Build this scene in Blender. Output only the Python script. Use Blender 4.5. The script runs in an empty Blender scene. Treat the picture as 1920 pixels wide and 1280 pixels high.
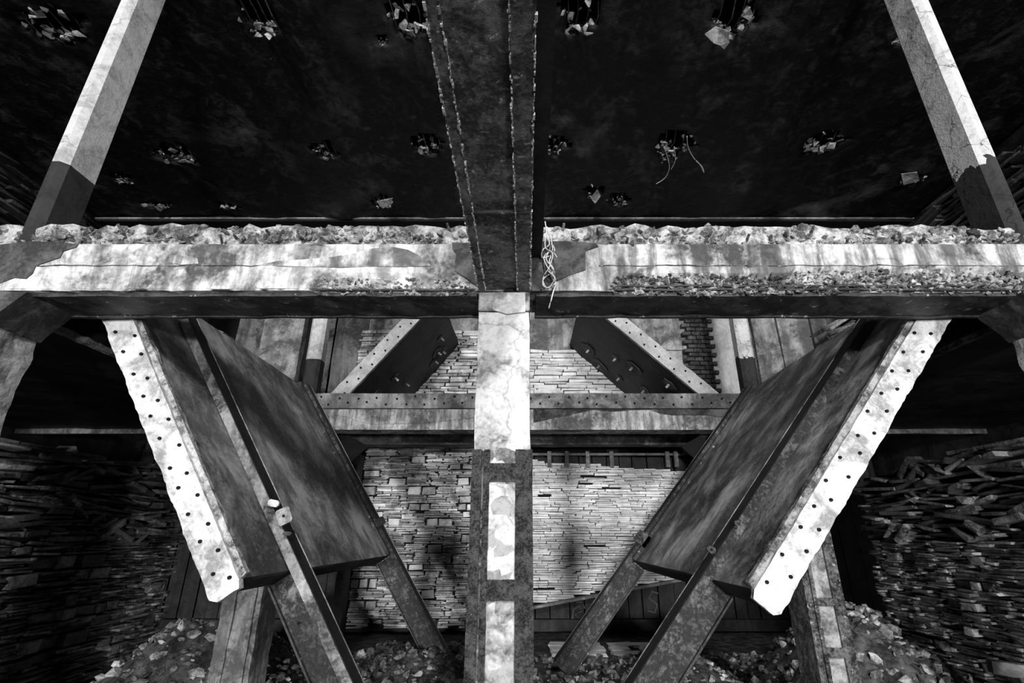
import bpy, bmesh, math, random
from math import sin, cos, tan, atan2, radians, pi
from mathutils import Vector, Matrix, noise
random.seed(7)
SC = bpy.context.scene; C = SC.collection
EH = 2.25                     # eye height above the pit floor
F = 930.0; CX = 984.0; CY = 640.0; T = radians(21.2)
# ---------------- camera, world, lights, exposure
cam = bpy.data.objects.new('camera', bpy.data.cameras.new('camera')); C.objects.link(cam)
cam.location = (0, 0, EH); cam.rotation_euler = (radians(90) + T, 0, 0)
cam.data.sensor_width = 36; cam.data.lens = 36 * F / 1920; cam.data.shift_x = (960 - CX) / 1920
cam.data.clip_start = .05
SC.camera = cam
w = bpy.data.worlds.new('world'); SC.world = w; w.use_nodes = True
w.node_tree.nodes['Background'].inputs[0].default_value = (1, 1, 1, 1)
w.node_tree.nodes['Background'].inputs[1].default_value = .012
def lamp(name, loc, target, size, power):
    d = bpy.data.lights.new(name, 'AREA'); d.shape = 'DISK'; d.size = size; d.energy = power
    o = bpy.data.objects.new(name, d); C.objects.link(o); o.location = loc
    o.rotation_euler = (Vector(target) - Vector(loc)).to_track_quat('-Z', 'Y').to_euler()
lamp('key_lamp', (-12.4, -80, EH + 1.0), (0, 8, EH + 1.5), 5.5, 46000)
lamp('second_lamp', (3.6, -14, EH - 1.1), (0, 8, EH + 1.5), 1.3, 1500)
lamp('high_fill', (2.5, -14, EH + 8.3), (0, 10.5, EH + 2.6), 2.2, 3100)  # added fill, reaches the back bay over the near beam
SC.view_settings.view_transform = 'Standard'; SC.view_settings.look = 'None'
SC.view_settings.exposure = 0; SC.view_settings.gamma = 1; SC.view_settings.use_curve_mapping = False

# ---------------- helpers
def at(px, py, D):            # photo pixel -> point on the vertical plane at distance D
    v = (CY - py) / F; el = T + math.atan(v)
    h = D * tan(el); z = D * cos(T) + h * sin(T)
    return Vector(((px - CX) / F * z, D, EH + h))
def onh(px, py, h):           # photo pixel -> point on the horizontal plane at height h above the eye
    el = T + math.atan((CY - py) / F)
    return at(px, py, h / tan(el))
def link(o, parent=None):
    C.objects.link(o)
    if parent: o.parent = parent
    return o
def obj(name, bm, m, parent=None, smooth=False):
    me = bpy.data.meshes.new(name)
    bmesh.ops.recalc_face_normals(bm, faces=bm.faces)
    if smooth:
        for f in bm.faces: f.smooth = True
    bm.to_mesh(me); bm.free()
    me.materials.append(m)
    return link(bpy.data.objects.new(name, me), parent)
def tag(o, label, cat, group=None):
    o['label'] = label; o['category'] = cat
    if group: o['group'] = group
    return o
def thing(name, label, cat, loc=(0, 0, 0), group=None):
    o = link(bpy.data.objects.new(name, None)); o.location = loc; o.empty_display_size = .2
    return tag(o, label, cat, group)
def put(o, parent):           # parent a world-built mesh under a thing's empty
    o.parent = parent; o.matrix_parent_inverse = Matrix.Translation(-Vector(parent.location)); return o
def sub(o, part):            # sub-part whose mesh is placed in world space
    o.parent = part; o.matrix_parent_inverse = (part.parent.matrix_basis @ part.matrix_parent_inverse @ part.matrix_basis).inverted() if part.parent else part.matrix_basis.inverted(); return o
def struct(o): o['kind'] = 'structure'; return o
def box(bm, x0, x1, y0, y1, z0, z1, M=None):
    vs = [bm.verts.new(p) for p in [(x0,y0,z0),(x1,y0,z0),(x1,y1,z0),(x0,y1,z0),(x0,y0,z1),(x1,y0,z1),(x1,y1,z1),(x0,y1,z1)]]
    for f in [(0,3,2,1),(4,5,6,7),(0,1,5,4),(1,2,6,5),(2,3,7,6),(3,0,4,7)]: bm.faces.new([vs[i] for i in f])
    if M is not None: bmesh.ops.transform(bm, matrix=M, verts=vs)
    return vs
def prism(bm, pts, y0, y1):   # XZ outline extruded in depth
    a = [bm.verts.new((p[0], y0, p[1])) for p in pts]; b = [bm.verts.new((p[0], y1, p[1])) for p in pts]
    n = len(pts); bm.faces.new(a); bm.faces.new(b[::-1])
    for i in range(n): bm.faces.new([a[i], b[i], b[(i+1) % n], a[(i+1) % n]])
    return a + b
def subdiv(bm, L, n=7):
    for _ in range(n):
        es = [e for e in bm.edges if e.calc_length() > L]
        if not es: break
        bmesh.ops.subdivide_edges(bm, edges=es, cuts=1, use_grid_fill=True)
def roughen(bm, L, amp, fr=3., seed=0., test=None):
    bmesh.ops.recalc_face_normals(bm, faces=bm.faces)
    subdiv(bm, L); bm.normal_update()
    mv = []
    for v in bm.verts:
        if test and not test(v.co): continue
        n = noise.noise(v.co * fr + Vector((seed, 0, 0))) + .5 * noise.noise(v.co * fr * 2.7 + Vector((seed, 5, 0)))
        mv.append((v, v.normal * (n * amp)))
    for v, d in mv: v.co += d
def tube(bm, pts, r, n=6):
    rings = []
    for i, p in enumerate(pts):
        p = Vector(p); a = Vector(pts[max(i-1, 0)]); b = Vector(pts[min(i+1, len(pts)-1)])
        t = (b - a).normalized() if (b - a).length > 1e-6 else Vector((0, 0, 1))
        u = t.orthogonal().normalized(); w_ = t.cross(u)
        rings.append([bm.verts.new(p + (u * cos(2*pi*k/n) + w_ * sin(2*pi*k/n)) * r) for k in range(n)])
    for a, b in zip(rings, rings[1:]):
        for k in range(n): bm.faces.new([a[k], a[(k+1) % n], b[(k+1) % n], b[k]])
    bm.faces.new(rings[0][::-1]); bm.faces.new(rings[-1])

# ---------------- materials (all grey: the photograph is black and white)
class G:
    def __init__(s, name):
        s.m = bpy.data.materials.new(name); s.m.use_nodes = True; s.t = s.m.node_tree
        s.b = s.t.nodes['Principled BSDF']; s.pos = s.t.nodes.new('ShaderNodeNewGeometry')
    def n(s, ty, **k):
        x = s.t.nodes.new(ty)
        for a, b in k.items(): setattr(x, a, b)
        return x
    def l(s, a, b): s.t.links.new(a, b)
    def math(s, op, a, b=None, c=None):
        x = s.n('ShaderNodeMath', operation=op)
        for i, v in enumerate((a, b, c)):
            if v is None: continue
            if hasattr(v, 'is_linked'): s.l(v, x.inputs[i])
            else: x.inputs[i].default_value = v
        return x.outputs[0]
    def vec(s, scale=(1,1,1), rot=(0,0,0), loc=(0,0,0)):
        x = s.n('ShaderNodeMapping', vector_type='POINT'); s.l(s.pos.outputs['Position'], x.inputs[0])
        r = s.n('ShaderNodeMapping', vector_type='POINT')
        x.inputs['Rotation'].default_value = rot; x.inputs['Location'].default_value = loc
        s.l(x.outputs[0], r.inputs[0]); r.inputs['Scale'].default_value = scale
        return r.outputs[0]
    def noise(s, v, sc, det=6, rough=.6, dist=0):
        x = s.n('ShaderNodeTexNoise'); s.l(v, x.inputs['Vector'])
        x.inputs['Scale'].default_value = sc; x.inputs['Detail'].default_value = det
        x.inputs['Roughness'].default_value = rough; x.inputs['Distortion'].default_value = dist
        return x.outputs['Fac']
    def ramp(s, v, a, b, lo=0, hi=1):
        x = s.n('ShaderNodeMapRange'); x.interpolation_type = 'SMOOTHSTEP'; s.l(v, x.inputs[0])
        for i, q in zip((1,2,3,4), (a, b, lo, hi)): x.inputs[i].default_value = q
        return x.outputs[0]
def mat(name, lo, hi, s=1.2, c=(.38,.64), streak=0, srot=(0,0,0), sscale=(9,9,.7), spk=0, flake=0, flk=.75, cr=0, crs=1.3,
        rough=.85, bump=.4, bs=22, rand=0, spec=.3, fine=.35, zsplit=None, metallic=0, bd=.02, mid=.45, fs=9):
    g = G(name); P = g.vec(loc=(random.uniform(0, 9), random.uniform(0, 9), 3))
    a = g.noise(P, s, 8, .62, .6); f = g.noise(P, bs, 6, .7)
    v = g.ramp(a, c[0], c[1])
    v = g.math('ADD', v, g.math('MULTIPLY', g.math('SUBTRACT', f, .5), fine * 4))
    v = g.math('ADD', v, g.math('MULTIPLY', g.math('SUBTRACT', g.noise(P, s * 5.5, 9, .65, 1.2), .5), mid * 4))
    if streak:
        k = g.ramp(g.noise(g.vec(sscale, srot), 1, 7, .65, .3), .38, .6)
        v = g.math('MULTIPLY', v, g.math('ADD', g.math('MULTIPLY', k, streak), 1 - streak))
    if spk:
        k = g.ramp(g.noise(P, 38, 3, .6), .27, .36); v = g.math('MULTIPLY', v, g.math('ADD', g.math('MULTIPLY', k, spk), 1 - spk))
    v = g.math('MINIMUM', g.math('MAXIMUM', v, 0), 1)
    v = g.math('ADD', g.math('MULTIPLY', v, hi - lo), lo)
    if flake:
        k = g.ramp(g.noise(P, fs, 8, .75, .5), flake, flake + .03)
        v = g.math('ADD', v, g.math('MULTIPLY', g.math('SUBTRACT', flk, v), k))
    if cr:
        vo = g.n('ShaderNodeTexVoronoi', feature='DISTANCE_TO_EDGE'); vo.inputs['Scale'].default_value = crs
        wv = g.n('ShaderNodeVectorMath', operation='ADD'); nz = g.n('ShaderNodeTexNoise'); g.l(P, nz.inputs[0]); nz.inputs['Scale'].default_value = 3; nz.inputs['Detail'].default_value = 6
        sc = g.n('ShaderNodeVectorMath', operation='SCALE'); g.l(nz.outputs['Color'], sc.inputs[0]); sc.inputs['Scale'].default_value = .5
        g.l(P, wv.inputs[0]); g.l(sc.outputs[0], wv.inputs[1]); g.l(wv.outputs[0], vo.inputs['Vector'])
        k = g.ramp(vo.outputs['Distance'], .0, .012); v = g.math('MULTIPLY', v, g.math('ADD', g.math('MULTIPLY', k, cr), 1 - cr))
    if rand:
        oi = g.n('ShaderNodeObjectInfo')
        r = g.math('FRACT', g.math('ADD', g.math('MULTIPLY', oi.outputs['Random'], 7.3), g.math('MULTIPLY', g.pos.outputs['Random Per Island'], 3.7)))
        v = g.math('MULTIPLY', v, g.math('ADD', g.math('MULTIPLY', g.math('POWER', r, 1.4), rand), 1 - rand))
    if zsplit is not None:
        sp = g.n('ShaderNodeSeparateXYZ'); g.l(g.pos.outputs['Position'], sp.inputs[0])
        e = g.math('ADD', sp.outputs['Z'], g.math('MULTIPLY', g.math('SUBTRACT', g.noise(P, 6, 5), .5), zsplit[2]))
        k = g.math('GREATER_THAN', e, zsplit[0]); v = g.math('MULTIPLY', v, g.math('ADD', g.math('MULTIPLY', k, 1 - zsplit[1]), zsplit[1]))
    cc = g.n('ShaderNodeCombineColor')
    for i in range(3): g.l(v, cc.inputs[i])
    g.l(cc.outputs[0], g.b.inputs['Base Color'])
    g.b.inputs['Roughness'].default_value = rough; g.b.inputs['Specular IOR Level'].default_value = spec; g.b.inputs['Metallic'].default_value = metallic
    bp = g.n('ShaderNodeBump'); bp.inputs['Strength'].default_value = bump; bp.inputs['Distance'].default_value = bd
    g.l(g.math('ADD', f, g.math('MULTIPLY', a, .6)), bp.inputs['Height']); g.l(bp.outputs[0], g.b.inputs['Normal'])
    return g.m
LA, RA = radians(33), radians(-40)
M = dict(
    rail=mat('worn_pale_flange', .05, .5, 3, (.35,.62), streak=.5, sscale=(5,5,1), flake=.66, flk=.8, rough=.6, bump=.7),
    ceil=mat('black_stained_ceiling', .003, .13, .7, (.48,.8), flake=.67, flk=.16, fs=6, mid=.35, rough=.55, bump=.6, bs=5, spec=.35, fine=.25, streak=.7, sscale=(1.3,.25,1), bd=.08),
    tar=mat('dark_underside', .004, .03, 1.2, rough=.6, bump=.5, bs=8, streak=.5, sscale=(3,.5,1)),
    beamr=mat('dripping_beam_concrete', .06, .62, 1.3, (.36,.58), streak=.85, sscale=(6,6,1.0), spk=.5, cr=.3, crs=.5, bump=.5),
    slateu=mat('black_slate', .01, .12, 2, (.3,.7), rand=.8, bump=.7, rough=.6),
    beam=mat('stained_beam_concrete', .08, .76, 1.1, (.36,.56), streak=.7, sscale=(5,5,1.1), spk=.5, cr=.3, crs=.5, bump=.5),
    white=mat('white_edge_concrete', .3, .78, 3, (.34,.6), spk=.4, cr=.2, crs=2.2, bump=.9, bs=16),
    whitep=mat('pale_column_concrete', .18, .68, 2.2, (.36,.56), streak=.25, spk=.3, cr=.35, crs=1., bump=.6),
    crust=mat('broken_concrete', .10, .7, 5, (.36,.66), spk=.8, rand=.55, bump=1., bs=30),
    plaster=mat('dark_plaster', .035, .12, 3, bump=.3, flake=.72, flk=.5),
    paint=mat('two_tone_column', .32, .6, 3, (.3,.6), spk=.6, cr=.35, crs=1.1, bump=.4, zsplit=(EH + 3.63, .06, .0)),
    paintr=mat('two_tone_cracked_column', .32, .62, 3, (.3,.6), spk=.6, cr=.75, crs=1.5, bump=.5, zsplit=(EH + 3.7, .06, .5)),
    soffit=mat('rough_black_steel', .02, .26, 4, (.35,.65), flake=.60, flk=.75, fs=22, rough=.65, bump=1, bs=30, spec=.5, bd=.05, mid=.6, fine=.6),
    rust=mat('flaky_steel', .008, .06, 3, (.35,.65), flake=.61, flk=.45, rough=.5, bump=.7, spec=.5),
    flakem=mat('pale_flaking_edge', .35, .8, 9, bump=.8),
    sleeve=mat('granular_sleeve', .012, .10, 9, (.3,.7), flake=.64, flk=.5, fs=45, bump=1, bs=60, fine=.8),
    batt=mat('fill_concrete', .10, .42, 3.4, (.34,.6), cr=.3, crs=3, bump=.6),
    panL=mat('panel_face_left', .05, .55, .8, (.34,.66), mid=.15, streak=.7, srot=(0, -LA, 0), sscale=(2,3,.45), rough=.55, bump=.35, spec=.35),
    panR=mat('panel_face_right', .05, .8, .8, (.34,.66), mid=.15, streak=.7, srot=(0, -RA, 0), sscale=(2,3,.45), rough=.55, bump=.35, spec=.35),
    black=mat('hole_black', .002, .006, 3),
    strut=mat('worn_strut', .012, .34, 2.6, (.5,.8), streak=.6, sscale=(5,5,1), flake=.68, flk=.6, rough=.55, bump=.8, spec=.5),
    post=mat('weathered_post', .08, .34, 3, streak=.75, sscale=(9,9,.8), bump=1),
    back=mat('back_concrete', .10, .48, .9, (.38,.62), streak=.7, sscale=(3,3,.5), spk=.4, bump=.5),
    backd=mat('back_concrete_dark', .03, .22, .9, (.38,.62), streak=.7, sscale=(3,3,.5), spk=.4, bump=.5),
    backl=mat('back_concrete_light', .35, .62, 1.3, streak=.2, sscale=(3,3,.5), spk=.3, bump=.3),
    bbeam=mat('back_beam_concrete', .10, .66, 1.2, (.34,.58), streak=.8, sscale=(7,7,.9), bump=.4),
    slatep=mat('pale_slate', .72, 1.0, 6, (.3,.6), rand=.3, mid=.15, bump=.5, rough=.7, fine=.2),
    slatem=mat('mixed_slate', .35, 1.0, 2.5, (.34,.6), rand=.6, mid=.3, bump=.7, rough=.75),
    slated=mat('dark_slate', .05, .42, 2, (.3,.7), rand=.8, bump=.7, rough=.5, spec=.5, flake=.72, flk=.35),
    plank=mat('black_plank', .006, .03, 2, streak=.6, sscale=(8,8,.6), rough=.6),
    brick=mat('sooty_brick', .05, .16, 5, rand=.5, bump=.8),
    ground=mat('rubble_ground', .015, .12, 4, (.35,.7), bump=1, bs=14),
    stone=mat('rubble_stone', .12, .7, 4, rand=.8, bump=.8, flake=.72, flk=.7),
    shard=mat('pale_shard', .3, .85, 5, rand=.5, bump=.5),
    wire=mat('pale_wire', .6, .8, 5), timber=mat('old_timber', .10, .3, 3, streak=.6, sscale=(.7,9,9)),
    chalk=mat('chalk', .10, .16, 8),
)
# ---------------- shared piece meshes
def hull(name, pts, m):
    bm = bmesh.new()
    for p in pts: bm.verts.new(p)
    r = bmesh.ops.convex_hull(bm, input=bm.verts)
    bmesh.ops.delete(bm, geom=[v for v in bm.verts if not v.link_faces], context='VERTS')
    bmesh.ops.recalc_face_normals(bm, faces=bm.faces)
    me = bpy.data.meshes.new(name); bm.to_mesh(me); bm.free(); me.materials.append(m); return me
def slate_mesh(m, j=.06):
    R = random.uniform; pts = []
    for x in (-.5, .5):
        for y in (-.5, .5):
            for z in (-.5, .5): pts.append((x * (1 - R(0, j)), y * (1 - R(0, .3)), z * (1 - R(0, .25))))
    for _ in range(3): pts.append((R(-.45, .45), -.5 * R(.85, 1.05), R(-.45, .45)))
    return hull('slate', pts, m)
def rock_mesh(name, m, n=13):
    pts = []
    for _ in range(n):
        v = Vector((random.gauss(0, 1), random.gauss(0, 1), random.gauss(0, 1))).normalized() * random.uniform(.4, .55); pts.append(v)
    return hull(name, pts, m)
def variants(fn, k=10): return [fn() for _ in range(k)]
def scatter(items, vars_, name, parent, limit, stuff_name, weight=None):
    """items: matrices in world space. The largest become objects, the rest one joined part."""
    items = sorted(items, key=weight or (lambda q: -q.to_scale()[0] * q.to_scale()[2]))
    inv = Matrix.Translation(-Vector(parent.location))
    for q in items[:limit]:
        o = bpy.data.objects.new(name, random.choice(vars_)); C.objects.link(o); o.parent = parent
        o.matrix_local = inv @ q
    rest = items[limit:]
    if rest:
        vs, fs = [], []
        for q in rest:
            me = random.choice(vars_); b = len(vs); qq = inv @ q
            vs += [tuple(qq @ v.co) for v in me.vertices]; fs += [[b + i for i in p.vertices] for p in me.polygons]
        me = bpy.data.meshes.new(stuff_name); me.from_pydata(vs, [], fs); me.materials.append(vars_[0].materials[0])
        o = bpy.data.objects.new(stuff_name, me); C.objects.link(o); o.parent = parent; o['kind'] = 'stuff'
def screen(p):
    d = Vector(p) - Vector((0, 0, EH)); z = d.y * cos(T) + d.z * sin(T)
    if z <= .1: return None
    return CX + F * d.x / z, CY - F * (-d.y * sin(T) + d.z * cos(T)) / z
def vis_weight(q):
    s = q.to_scale(); p = q.translation; xy = screen(p)
    a = s[0] * s[2] / max(p.y, 1) ** 2
    if xy is None or not (-30 < xy[0] < 1950 and -30 < xy[1] < 1310): a *= 1e-4
    return -a

# ================= THE SETTING
HC = 7.3; XL, XR = -10.6, 9.6; YB = 14.0
holes = [(90,45,66,46),(480,25,42,52),(768,28,58,46),(1088,30,46,42),(1375,30,50,52),(1702,62,26,26),(330,290,46,20),(225,332,24,13),
         (605,282,30,22),(800,268,34,22),(1040,275,28,23),(1268,268,42,26),(1545,266,44,26),(716,379,24,12),(1115,360,20,17),(1160,372,26,14),
         (290,384,34,8),(430,387,26,6),(1710,334,24,12),(717,76,13,11),(1255,290,26,16)]
HH = []
for (px, py, rx, ry) in holes:
    c = onh(px, py, HC); a = onh(px + rx, py, HC); b = onh(px, py - ry, HC); HH.append((c.x, c.y, abs(a.x - c.x), abs(b.y - c.y)))
bm = bmesh.new(); st = .085
nx = int((XR - XL) / st); ny = int(12.6 / st); V = {}
def inhole(x, y):
    for (a, b, r, s) in HH:
        d = math.hypot((x - a) / r, (y - b) / s)
        if d < 1.5 and d < .85 + .5 * noise.noise(Vector((x * 3.5, y * 3.5, 1))): return True
    return False
def cz(x, y): return EH + HC + .10 * noise.noise(Vector((x * .9, y * .25, 3))) + .035 * noise.noise(Vector((x * 2.5, y * 1.5, 0)))
for i in range(nx + 1):
    for j in range(ny + 1):
        x = XL + i * st; y = -2.2 + j * st; V[i, j] = bm.verts.new((x, y, cz(x, y)))
for i in range(nx):
    for j in range(ny):
        if inhole(XL + (i + .5) * st, -2.2 + (j + .5) * st): continue
        bm.faces.new([V[i, j], V[i, j+1], V[i+1, j+1], V[i+1, j]])
be = [e for e in bm.edges if len(e.link_faces) == 1]
r = bmesh.ops.extrude_edge_only(bm, edges=be)
bmesh.ops.translate(bm, vec=(0, 0, .16), verts=[v for v in r['geom'] if isinstance(v, bmesh.types.BMVert)])
bmesh.ops.delete(bm, geom=[v for v in bm.verts if not v.link_faces], context='VERTS')
ceiling = struct(obj('ceiling', bm, M['ceil'], smooth=True))
bm = bmesh.new(); box(bm, XL, XR, -2.2, 10.4, EH + HC + .42, EH + HC + .6); put(obj('roof_deck', bm, M['black']), ceiling)
rk = variants(lambda: rock_mesh('shard', M['shard'], 9), 8)
its = []
for (a, b, rx, ry) in HH:
    for _ in range(int(12 + 34 * rx)):
        t = random.uniform(0, 2 * pi); q = random.uniform(.3, 1.05)
        if random.random() < .5: t = -pi/2 + random.uniform(-.9, .9) + pi; q = random.uniform(.6, 1.0)
        s = random.uniform(.06, .21) * min(1.4, rx * 2.2)
        p = Vector((a + rx * q * cos(t) * .85, b + ry * q * sin(t) * .85, EH + HC + random.uniform(-.06, .12)))
        its.append(Matrix.LocRotScale(p, Matrix.Rotation(random.uniform(0, 6), 3, 'Z') @ Matrix.Rotation(random.uniform(-.9, .9), 3, 'X'), Vector((s, s * random.uniform(.5, 1), s * random.uniform(.2, .5)))))
scatter(its, rk, 'shard', ceiling, 240, 'shard_scraps', lambda q: -q.to_scale()[0])
for (a, b, rx, ry) in HH:
    if rx < .3: continue
    for k in range(4):
        bm = bmesh.new(); x = a + rx * (-.6 + .4 * k); tube(bm, [(x, b - ry * 1.2, EH + HC + .1), (x + .05, b, EH + HC + random.uniform(-.06, .12)), (x, b + ry * 1.2, EH + HC + .1)], .011)
        put(obj('rebar', bm, M['rust']), ceiling)
# torn hanging flap of lining (upper right)
def flap(px, py, pts, h=HC - .1):
    bm = bmesh.new(); vs = [bm.verts.new(onh(px + dx, py + dy, h - .02 * k)) for k, (dx, dy) in enumerate(pts)]
    bm.faces.new(vs); r = bmesh.ops.extrude_face_region(bm, geom=bm.faces[:])
    bmesh.ops.translate(bm, vec=(0, 0, .02), verts=[v for v in r['geom'] if isinstance(v, bmesh.types.BMVert)])
    o = put(obj('torn_flap', bm, M['shard']), ceiling); o['label'] = 'pale torn flap hanging from the edge of a ceiling hole'
flap(1322, 65, [(0,0),(20,-14),(44,-6),(46,14),(36,28),(28,20),(16,16)])
flap(1390, 30, [(0,0),(16,-14),(22,-2),(14,8)]); flap(706, 378, [(0,0),(30,-6),(26,6),(12,13)]); flap(1108, 372, [(0,0),(12,-16),(18,-4),(8,10)])
flap(1690, 335, [(0,-8),(30,-12),(34,4),(4,12)])
# edge strip at the far end of the ceiling
bm = bmesh.new(); box(bm, XL, XR, 10.3, 10.36, EH + HC - .06, EH + HC - .02); struct(obj('trim_1', bm, M['back']))
bm = bmesh.new(); box(bm, XL, XR, 10.36, YB, EH + HC - .1, EH + HC + .1); struct(obj('trim_2', bm, M['black']))
bm = bmesh.new(); box(bm, XL - .4, XR + .4, -20, YB + .5, -.3, 0); struct(obj('floor', bm, M['ground']))
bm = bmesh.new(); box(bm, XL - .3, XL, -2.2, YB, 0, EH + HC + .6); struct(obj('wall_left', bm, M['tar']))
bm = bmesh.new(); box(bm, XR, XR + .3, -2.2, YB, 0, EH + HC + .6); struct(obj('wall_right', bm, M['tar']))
bm = bmesh.new(); box(bm, XL, XR, YB + .15, YB + .45, 0, EH + HC + .6); wall = struct(obj('wall_back', bm, M['black']))
x = XL
while x < XR - .3:                                  # black vertical planks along the foot of the back wall
    wd = random.uniform(.3, .5); d = random.uniform(0, .08); bm = bmesh.new()
    box(bm, x + .015, min(x + wd - .015, XR), YB - d, YB + .15, 0, EH + 2.0 + random.uniform(0, .2)); put(obj('plank', bm, M['plank']), wall); x += wd
bm = bmesh.new(); box(bm, XL, XR, YB - .25, YB - .1, .05, .3); put(obj('foot_rail', bm, M['plank']), wall)
for pts in ([(1072,1168),(1075,1142),(1086,1136),(1090,1146),(1078,1152),(1094,1168)], [(1234,1112),(1222,1108),(1216,1120),(1232,1132),(1228,1148),(1214,1144)], [(1096,1140),(1092,1128),(1080,1128)]):
    bm = bmesh.new(); tube(bm, [at(a, b, YB - .1) for a, b in pts], .02, 5); put(obj('chalk_mark', bm, M['chalk']), wall)
# concrete panels in the upper part of the back wall
def bpanel(x0, x1, y0, y1, m, d=0, nm='concrete_panel', lab=None):
    a = at(x0, y1, YB - d); b = at(x1, y1, YB - d); zt = at(x0, y0, YB - d).z if y0 > 592 else EH + 6.8
    bm = bmesh.new(); box(bm, a.x, b.x, YB - d, YB + .2, a.z, zt); roughen(bm, .5, .03, 1.5, x0)
    o = put(obj(nm, bm, m), wall)
    if lab: o['label'] = lab
bpanel(405, 470, 590, 800, M['backd'], .1); bpanel(474, 552, 590, 712, M['back'], .12, lab='blotchy pale concrete panel with black damp patches')
bpanel(556, 600, 590, 800, M['backd'], .02)
bpanel(604, 668, 590, 800, M['backd'], .15); bpanel(672, 765, 590, 640, M['back'], .1); bpanel(768, 905, 590, 622, M['back'], .08)
bpanel(985, 1085, 590, 656, M['back'], .08); bpanel(1090, 1290, 590, 656, M['back'], .05); bpanel(1170, 1296, 658, 800, M['back'], .07)
bpanel(1352, 1402, 590, 800, M['backl'], .15, lab='smooth bright concrete panel'); bpanel(1406, 1440, 590, 800, M['backd'], .05)
bpanel(1444, 1492, 590, 800, M['back'], .12); bpanel(1496, 1560, 590, 800, M['back'], .12); bpanel(1564, 1700, 590, 800, M['backd'], .1)
bpanel(1290, 1350, 590, 800, M['plaster'], .0)
bk = variants(lambda: slate_mesh(M['brick'], .02), 4); its = []
for j in range(26):
    for i in range(3):
        z = EH + 2.9 + j * .135; x = 4.85 + .27 * i + (.13 if j % 2 else 0)
        its.append(Matrix.LocRotScale((x, YB - .12, z), Matrix.Rotation(random.uniform(-.03, .03), 3, 'Y'), (.25, .3, .12)))
scatter(its, bk, 'brick', wall, 300, 'bricks')

# ================= FRONT CROSS BEAM
D1, D1b = 4.13, 4.62
BZ0, BZ1, BZ2 = EH + 2.09, EH + 2.61, EH + 2.84
cb = thing('cross_beam', 'wide spalled concrete beam crossing the whole view on top of the central column', 'beam', (0, D1 + .25, BZ0))
def spall(p):                                         # broken lower edge: the right half and one stretch on the left
    return p.z < BZ0 + .2 and p.y < D1 + .2
for bx0, bx1, bmat in ((-7, -.2, 'beam'), (-.2, 7, 'beamr')):
    bm = bmesh.new(); box(bm, bx0, bx1, D1, D1b, BZ0 + .02, BZ1)
    subdiv(bm, .09, 9)
    for v in bm.verts:
        p = v.co; n = noise.noise(p * 6) + .5 * noise.noise(p * 15)
        if p.y < D1 + .01:
            v.co.y += .008 * n
            k = 0
            if p.x > .75: k = min(1, (p.x - .75) / .3)
            elif -2.0 < p.x < -.5: k = .8
            lim = BZ0 + .19 + .05 * noise.noise(Vector((p.x * 3, 0, 0))) + (.06 if p.x > 2.5 else 0)
            if p.z < lim: v.co.y += k * (.05 + .04 * n)
        if p.z < BZ0 + .03 and p.y < D1 + .1: v.co.z += .015 * n
    put(obj('beam_body', bm, M[bmat]), cb)
bm = bmesh.new(); box(bm, -7, 7, D1 + .06, D1b - .03, BZ1 - .02, BZ2 + .01); roughen(bm, .05, .06, 7)
put(obj('broken_top', bm, M['crust']), cb)
rocks = variants(lambda: rock_mesh('stone', M['crust']), 10); its = []
def rq(x, y, z, s, fl=.7):
    return Matrix.LocRotScale((x, y, z), Matrix.Rotation(random.uniform(0, 6.3), 3, 'Z') @ Matrix.Rotation(random.uniform(0, 6.3), 3, 'X'), Vector((s, s * random.uniform(.5, 1), s * random.uniform(.35, fl))))
for _ in range(1500):
    x = random.uniform(-5.3, 5.3); s = random.uniform(.04, .17) if random.random() < .5 else random.uniform(.03, .09)
    z = BZ1 + random.uniform(0, 1) * (.24 + .05 * noise.noise(Vector((x * 2, 4, 0)))); its.append(rq(x, D1 + .03 + (z - BZ1) * .25 + random.uniform(-.02, .06), z, s))
for _ in range(1300):
    x = random.uniform(.8, 5.3); its.append(rq(x, D1 + .03 + random.uniform(-.02, .03), BZ0 + random.uniform(0.0, .2) + (.06 if x > 2.5 else 0) * random.random(), random.uniform(.03, .10)))
for _ in range(420):
    x = random.uniform(-2.0, -.5); its.append(rq(x, D1 + .035 + random.uniform(-.01, .03), BZ0 + random.uniform(0.0, .17), random.uniform(.03, .085)))
scatter(its, rocks, 'stone', cb, 290, 'stone_grit')
# long reinforcing bar and soffit strips
for z, x0, x1 in ((BZ0 + .035, -5.5, 5.5), (BZ0 + .075, .8, 5.5)):
    bm = bmesh.new(); n = 40; tube(bm, [(x0 + (x1 - x0) * k / n, D1 + .012, z + .01 * noise.noise(Vector((k * .7, z, 0)))) for k in range(n + 1)], .012); put(obj('rebar', bm, M['rust']), cb)
for x0, x1 in ((-7, -.45), (.1, 7)):
    bm = bmesh.new(); box(bm, x0, x1, D1 + .04, D1b, BZ0 - .02, BZ0 + .03); roughen(bm, .12, .03, 4, x0); o = put(obj('soffit_strip', bm, M['rust']), cb)
    bm = bmesh.new(); box(bm, x0, x1, D1b - .01, D1b + .03, BZ0 - .035, BZ0 + .06); roughen(bm, .2, .012, 4, x0); put(obj('back_angle', bm, M['rust']), cb)
for k in range(27):
    x = -4.7 + k * .36 + random.uniform(-.08, .08)
    if -.6 < x < .2: continue
    z = BZ1 + random.uniform(-.02, .16); l = random.uniform(.06, .13); bm = bmesh.new()
    tube(bm, [(x, D1 + .1, z), (x - random.uniform(-.03, .06), D1 - .02, z + l * .7)], .013); o = put(obj('rebar_stub', bm, M['soffit']), cb)
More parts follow.
